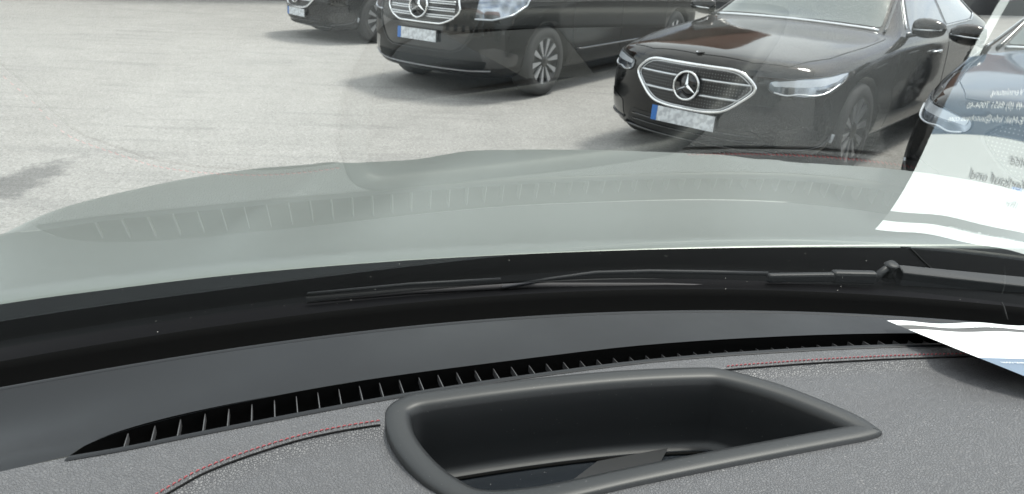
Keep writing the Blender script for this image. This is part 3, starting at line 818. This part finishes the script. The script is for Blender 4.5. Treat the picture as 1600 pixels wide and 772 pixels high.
# storage tray
rings = [(0, -.004), (.0006, .0014), (.003, .0030), (.0075, .0034), (.0145, .0030), (.019, .0008), (.0205, -.0045), (.0225, -.016), (.0238, -.040), (.0252, -.057), (.029, -.0625), (.034, -.0635)]
V = []; F = []; n = len(rim)
for d, dz in rings:
    q = offset(rim, d)
    # keep inner rings tame in the sharp corner
    for _ in range(int(d/.004)):
        q = [((q[i-1][0]+2*q[i][0]+q[(i+1) % n][0])/4, (q[i-1][1]+2*q[i][1]+q[(i+1) % n][1])/4) for i in range(n)]
    V += [(a, b, DZ+dz) for a, b in q]
for k in range(len(rings)-1):
    for i in range(n): F.append((k*n+i, k*n+(i+1) % n, (k+1)*n+(i+1) % n, (k+1)*n+i))
TR = mesh_obj('storage_tray', V, F, M['tray_plastic'], own); own_obj(TR)
fl = [(v[0], v[1]) for v in V[-n:]]; fl = [(ccx+(a-ccx)*1.02, ccy+(b-ccy)*1.02) for a, b in fl]
fo = sheet('tray_floor', fl, [], .02, lambda x, y: DZ-.0632, M['tray_floor'], TR); own_obj(fo)
lipp = [Vector((ccx+(a-ccx)*.93, ccy+(b-ccy)*.90, DZ-.0625)) for a, b in fl]
own_obj(MB().tube(lipp, .0018, 6, closed=True, flat=.8).build('floor_lip', M['vent_black'], TR))

# dark well between the panel and the glass, seal and cowl
V = []; F = []
pr = [(-.0520, -.0125), (-.0535, -.030), (-.050, -.060), (-.01, -.060), (-.002, -.012), (.004, -.006)]
for x in xs:
    for d, dz in pr: V.append((x, base(x)+d, DZ+dz))
n = len(pr)
for i in range(len(xs)-1):
    for k in range(n-1): F.append((i*n+k, (i+1)*n+k, (i+1)*n+k+1, i*n+k+1))
own_obj(mesh_obj('windscreen_seal', V, F, M['vent_black'], own))
HR = [(-1.05,.50),(-.85,.62),(-.606,.783),(-.47,.850),(-.341,.903),(-.17,.957),(.001,1.0),(.20,1.043),(.40,1.078),(.61,1.107),(.83,1.13),(1.05,1.13)]
hr = catmull([(a, b, 0) for a, b in HR], 6)
hy = lambda x: curve_at(hr, x)
V = []; F = []
pr = [(0, -.030), (.08, -.042), (.18, -.052), (.24, -.050), (.30, -.050), (.40, -.054), (.48, -.062), (.55, -.066), (.72, -.064), (.85, -.060), (.92, -.070), (.97, -.11), (1.1, -.11)]
xc = [lin(-.95, .98, k/90) for k in range(91)]
for x in xc:
    for f, dz in pr: V.append((x, lin(base(x)+.004, hy(x)-.004, f), DZ+dz))
n = len(pr)
for i in range(len(xc)-1):
    for k in range(n-1): F.append((i*n+k, (i+1)*n+k, (i+1)*n+k+1, i*n+k+1))
cw = mesh_obj('cowl', V, F, M['cowl'], own); own_obj(cw)
for jx in (.60,):
    q = [Vector((jx, lin(base(jx)+.004, hy(jx)-.004, f), DZ+dz+.001)) for f, dz in pr[6:11]]
    own_obj(MB().tube(q, .0012, 5).build('cowl_joint', M['seam_dark'], cw))

# bonnet
hood_out = [(-.86,1.09),(-.885,1.28),(-.84,1.49),(-.76,1.66),(-.63,1.77),(-.45,1.81),(-.30,1.86),(-.17,1.955),(-.02,1.995),(.13,2.01),(.32,2.0),(.511,1.965),(.76,1.93),(.98,1.87),(1.12,1.72),(1.16,1.5),(1.12,1.3),(1.02,1.15)]
hb_ = [(p.x, p.y) for p in hr if -.80 < p.x < .98]
hoodpoly = hb_ + [(p.x, p.y) for p in reversed(catmull([(a, b, 0) for a, b in hood_out], 5))]
hside = [(p.x, p.y) for p in catmull([(a, b, 0) for a, b in hood_out], 5)]
def hood_z(x, y):
    u = max(0, y - hy(x)); d = dist_poly(x, y, hside, False)
    z = Z(-.425) - .075*u - .05*u*u
    z -= .030*(1 - sm(0, .08, d))**2
    z -= .004*(1 - sm(0, .02, u))
    dome = sm(-.32, -.16, x - .12*(y-1.4)) * (1 - sm(.52, .68, x))*sm(.05, .5, u)
    z += .013*dome
    for c0, sl in ((-.44, -.05), (.62, .10)):
        z += .005*math.exp(-((x - c0 - sl*(y-1.4))/.035)**2)*sm(.02, .4, u)
    return z
hd = sheet('bonnet', hoodpoly, [], .022, hood_z, M['hood_paint'], own); own_obj(hd)
# rear flange of the bonnet
V = []; F = []
for x, y in hb_:
    z = hood_z(x, y)
    for dy, dz in ((.002, .0008), (-.003, .0), (-.006, -.004), (-.004, -.02)): V.append((x, y+dy, z+dz))
for i in range(len(hb_)-1):
    for k in range(3): F.append((i*4+k, (i+1)*4+k, (i+1)*4+k+1, i*4+k+1))
own_obj(mesh_obj('bonnet_edge', V, F, M['hood_paint'], hd))
# wings and nose under the bonnet
V = []; F = []
side_ = [(-.80, .55)] + hside + [(1.06, .70)]
cx0, cy0 = .1, 1.2
for x, y in side_:
    z0 = hood_z(x, y) if (x, y) in hside else Z(-.47)
    dx, dy = x-cx0, y-cy0; L = sqrt(dx*dx+dy*dy)
    for o_, zz in ((0, z0-.001), (.010, z0-.02), (.025, z0-.08), (.035, .75), (.035, .45), (.01, .25)): V.append((x+dx/L*o_, y+dy/L*o_, zz))
for i in range(len(side_)-1):
    for k in range(5): F.append((i*6+k, i*6+k+1, (i+1)*6+k+1, (i+1)*6+k))
own_obj(mesh_obj('front_wings', V, F, M['hood_paint'], own))

# wiper
WZ = Z(-.40)
wp = empty('wiper_dummy'); bpy.data.objects.remove(wp)
arm = MB().tube([(-.010,.828,WZ), (.05,.852,WZ+.003), (.108,.870,WZ+.006), (.18,.880,WZ+.007), (.26,.886,WZ+.007), (.335,.890,WZ+.007)], [.0020, .0026, .003, .003, .003, .003], 8).build('wiper', M['trim_dark'], own); own_obj(arm)
M['wiper_metal'] = mat('wiper_metal', (.022, .024, .027), .5)
arm.data.materials[0] = M['wiper_metal']
own_obj(MB().tube([(-.237,.780,WZ+.003), (-.12,.815,WZ+.005), (-.012,.838,WZ+.006)], .0022, 6).build('blade_spine', M['wiper_metal'], arm))
own_obj(MB().tube([(-.237,.776,WZ-.003), (-.12,.809,WZ-.002), (.02,.842,WZ-.003), (.2,.866,WZ-.006), (.36,.878,WZ-.010)], .0032, 6, flat=1.3).build('blade_rubber', M['rubber'], arm))
own_obj(MB().box((.380, .892, WZ+.003), (.095, .010, .012), Matrix.Rotation(radians(8), 3, 'Z')).build('arm_sleeve', M['wiper_metal'], arm, False, .003))
own_obj(MB().box((.452, .901, WZ+.003), (.060, .014, .017), Matrix.Rotation(radians(3), 3, 'Z')).build('arm_knuckle', M['wiper_metal'], arm, False, .004))
own_obj(MB().tube([(.482,.905,WZ+.0), (.50,.918,WZ+.008), (.515,.928,WZ+.010)], [.006, .005, .008], 8).build('arm_link', M['wiper_metal'], arm))
pv = MB(); 
for k in range(1): pv.tube([(.510,.922,WZ-.008), (.510,.922,WZ+.014), (.510,.921,WZ+.017)], [.010, .010, .006], 20)
own_obj(pv.build('pivot_bolt', M['wiper_metal'], arm))
own_obj(MB().add([(.522,.930,WZ+.012), (.70,.930,WZ+.002), (.90,.91,WZ-.006), (.522,.912,WZ+.008), (.69,.905,WZ-.001), (.90,.88,WZ-.01), (.522,.912,WZ-.014), (.69,.905,WZ-.016), (.90,.88,WZ-.02), (.522,.930,WZ-.012), (.70,.930,WZ-.016), (.90,.91,WZ-.02)],
   [(0,3,4,1), (1,4,5,2), (3,6,7,4), (4,7,8,5), (0,1,10,9), (1,2,11,10), (0,9,6,3)]).build('arm_cover', M['wiper_metal'], arm, False, .002))

# cabin shell: roof, pillars, doors, so that only the windows let light in
V = []; F = []
for i in range(21):
    x = lin(-.82, .90, i/20); y0 = glass_y(x, .655)
    for y, z in ((y0+.015, Z(.335)), (y0-.12, Z(.36)), (-1.2, Z(.38)), (-2.4, Z(.36))): V.append((x, y, z - .05*((x-.04)/.86)**4))
for i in range(20):
    for k in range(3): F.append((i*4+k, (i+1)*4+k, (i+1)*4+k+1, i*4+k+1))
rf = mesh_obj('roof', V, F, M['headliner'], own); own_obj(rf)
m = rf.modifiers.new('s', 'SOLIDIFY'); m.thickness = .04; bake(rf)
for s, x in ((-1, -.81), (1, .89)):
    q = [(x, glass_y(x, h)+.01, DZ+h) for h in [-.03+.70*k/12 for k in range(13)]]
    own_obj(MB().tube(q, .045, 10, flat=.7).build('windscreen_pillar', M['trim_dark'], own))
    own_obj(MB().box((x, -.75, DZ-.45), (.05, 2.4, .95)).build('door', M['trim_dark'], own, False, .02))
    own_obj(MB().tube([(x, -.95, DZ), (x, -1.0, Z(.34))], .05, 10).build('door_pillar', M['trim_dark'], own))
own_obj(MB().box((.04, -2.3, DZ-.15), (1.7, .06, 1.5)).build('rear_wall', M['trim_dark'], own, False, .02))
own_obj(MB().box((.04, -.7, .40), (1.7, 3.2, .05)).build('cabin_floor', M['trim_dark'], own, False, .01))
own_obj(MB().add([(-.80, .262, DZ-.075), (.88, .262, DZ-.075), (.88, .24, DZ-.16), (-.80, .24, DZ-.16), (.88, .26, .5), (-.80, .26, .5)], [(0,3,2,1), (3,5,4,2)]).build('dashboard_front', M['trim_dark'], own, False))

# ------------------------------------------------------------------ paper on the dashboard
PV = [0, .07, .13, .18, .297]
def paper_p(u, v):
    q = [0, .045, .075, .115, .155, .21, .297]
    z = interp(v, q, [-.341, -.335, -.332, -.330, -.329, -.329, -.331]); x = interp(v, q, [.376, .3895, .403, .4245, .446, .477, .524])
    y = interp(v, q, [.671, .635, .610, .578, .549, .507, .440])
    wav = .0013*sin(u*78+.6)*(1 - sm(0, .10, v))
    lift = .004*sm(.03, .2, u)*sm(.02, .12, v)
    return Vector((x + u*.998, y + u*.04, Z(z) + wav + lift))
def paper_s(u, v):   # smoothed
    a = Vector((0, 0, 0)); 
    for dv in (-.02, -.01, 0, .01, .02): a += paper_p(u, v+dv if 0 <= v+dv <= .297 else v)
    return a/5
nu, nv = 42, 66; PW, PH = .21, .297
def zone(u, v):
    if .016 < v < .035: return 1
    if .108 < v < .168: return 2
    if v >= .168:
        if u < .012 or u > .198: return 0
        if .205 + 1.1*max(0, u-.03) < v < .235 + 1.1*max(0, u-.03): return 0
        if abs(v - (.175 + .8*max(0, u-.06))) < .006 and u > .06: return 0
        return 3
    return 0
V = []; F = []; FM = []
for i in range(nu+1):
    for j in range(nv+1): V.append(paper_s(PW*i/nu, PH*j/nv))
for i in range(nu):
    for j in range(nv):
        a = i*(nv+1)+j; F.append((a, a+nv+1, a+nv+2, a+1)); FM.append(zone(PW*(i+.5)/nu, PH*(j+.5)/nv))
pp = mesh_obj('paper_sheet', V, F, None, None, True, [M['paper'], M['paper_grey'], M['paper_blue'], M['paper_dark']], FM)
tag(pp, 'white printed sheet with grey footer band lying upside down on the right of the dashboard', 'paper')
def paper_text(txt, u0, v0, size, matl, align='LEFT', shear=0):
    cu = bpy.data.curves.new('text', 'FONT'); cu.body = txt; cu.size = size; cu.align_x = align; cu.shear = shear; cu.resolution_u = 2
    o = bpy.data.objects.new('text', cu); COL.objects.link(o)
    dg = bpy.context.evaluated_depsgraph_get(); dg.update(); me = bpy.data.meshes.new_from_object(o.evaluated_get(dg)); bpy.data.objects.remove(o)
    for v in me.vertices:
        p = paper_s(u0 - v.co.x, v0 + v.co.y); v.co = p + Vector((0, .0002, .0009))
    me.materials.clear()
    return me_obj('printed_text', me, matl, pp, False)
paper_text('www.autohaus-hoffnung.com', .143, .0222, .0068, M['ink_white'])
paper_text('Verkauf und', .103, .078, .0105, M['ink'], shear=.2)
paper_text('Ihr', .103, .062, .0095, M['ink'], shear=.2)
paper_text('Service', .106, .094, .0095, M['ink'], shear=.2)
paper_text('Ansprechpartner', .125, .149, .0062, M['ink_white'])
paper_text('Notruf und Vermietung', .098, .137, .0062, M['ink_white'])
paper_text('Tel.: +49 (0) 8651 7004-40', .088, .128, .0062, M['ink_white'])
paper_text('E-Mail: info@autohaus.com', .077, .119, .0062, M['ink_white'])

# dark grey quad added to stand in for a reflection in the tray floor
o = MB().add([(.025,.455,0), (.081,.518,0), (.145,.540,0), (.118,.485,0)], [(0, 3, 2, 1)]).build('floor_reflection', M['floor_reflection'], None, False)
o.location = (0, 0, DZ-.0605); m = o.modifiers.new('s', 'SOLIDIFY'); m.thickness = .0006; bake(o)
tag(o, 'dark grey quad standing in for a reflection on the glossy floor of the dashboard tray', 'reflection')

# ------------------------------------------------------------------ yard surroundings behind the camera (seen mirrored in the paintwork)
M['plaster'] = mat('plaster', (.55, .52, .46), .9); M['roof_tile'] = mat('roof_tile', (.20, .10, .07), .8)
def house(x, y, rz, w, d, h, lab):
    r = empty('house', (x, y, 0), rz)
    MB().box((0, 0, h/2), (w, d, h)).build('wall', M['plaster'], r, False)
    MB().add([(-w/2-.3, -d/2-.4, h), (w/2+.3, -d/2-.4, h), (w/2+.3, d/2+.4, h), (-w/2-.3, d/2+.4, h), (-w/2-.3, 0, h+d*.35), (w/2+.3, 0, h+d*.35)],
             [(0, 1, 5, 4), (2, 3, 4, 5), (0, 4, 3), (1, 2, 5), (0, 3, 2, 1)]).build('roof', M['roof_tile'], r, False)
    for k in range(int(w/2.2)):
        for f in range(int(h/2.8)):
            MB().box((-w/2+1.3+k*2.2, d/2+.01, 1.5+f*2.8), (1.0, .06, 1.3)).build('window', M['car_glass'], r, False)
    tag(r, lab, 'house', 'houses across the yard')
house(-14, -8, radians(-55), 12, 8, 5.6, 'cream house with red roof left across the yard, mirrored in the bonnets')
house(-3, -17, radians(-10), 10, 8, 5.6, 'cream house with red roof behind the viewer')

M['brick'] = mat('dark_brick', (.10, .075, .06), .9)
t = NT(M['brick']); bt = t.new('ShaderNodeTexBrick'); bt.inputs['Scale'].default_value = 4; t.link(t.coord(), bt.inputs['Vector'])
bt.inputs['Color1'].default_value = (.10, .065, .05, 1); bt.inputs['Color2'].default_value = (.07, .05, .042, 1); bt.inputs['Mortar'].default_value = (.16, .15, .14, 1)
t.link(bt.outputs[0], t.b.inputs['Base Color'])
hl = empty('brick_hall_with_added_bulk', (2.0, 19.6, 0), radians(15.5))  # bulk above the foot is added to mirror dark in the parked cars
MB().box((0, 3.2, 2.4), (30, 6, 4.8)).build('wall', M['brick'], hl, False)
MB().box((0, .10, .25), (30.1, .24, .5)).build('plinth', M['trim_dark'], hl, False)
rb = MB()  # gables shaped to give a jagged sky outline in the bonnet reflections
for k, (a, b, hh) in enumerate([(-15.2, -9, 1.6), (-9, -5.5, 2.6), (-5.5, 1, 1.5), (1, 5, 2.9), (5, 10.5, 1.7), (10.5, 15.2, 2.4)]):
    rb.add([(a, -.2, 4.8), (b, -.2, 4.8), (b, 6.6, 4.8), (a, 6.6, 4.8), ((a+b)/2, -.2, 4.8+hh), ((a+b)/2, 6.6, 4.8+hh)], [(0, 1, 4), (1, 2, 5, 4), (2, 3, 5), (3, 0, 4, 5), (0, 3, 2, 1)])
rb.build('roof', M['roof_tile'], hl, False)  # part of the added bulk, there for the car reflections
for k in range(9):
    f = MB().box((-13+k*3.2, .17, 2.6), (1.7, .12, 2.0)).build('window', M['car_glass'], hl, False)  # part of the hall's added, unseen bulk
tag(hl, 'long dark brick hall whose foot closes the yard at the top left corner, its unseen bulk added to darken car reflections', 'building')
# ------------------------------------------------------------------ render look
S.render.engine = 'CYCLES'
S.cycles.max_bounces = 10; S.cycles.transparent_max_bounces = 16; S.cycles.glossy_bounces = 6; S.cycles.diffuse_bounces = 4
S.cycles.sample_clamp_indirect = 8
S.view_settings.view_transform = 'Standard'; S.view_settings.look = 'None'; S.view_settings.exposure = .97; S.view_settings.gamma = 1
S.render.resolution_x = 1024; S.render.resolution_y = 494
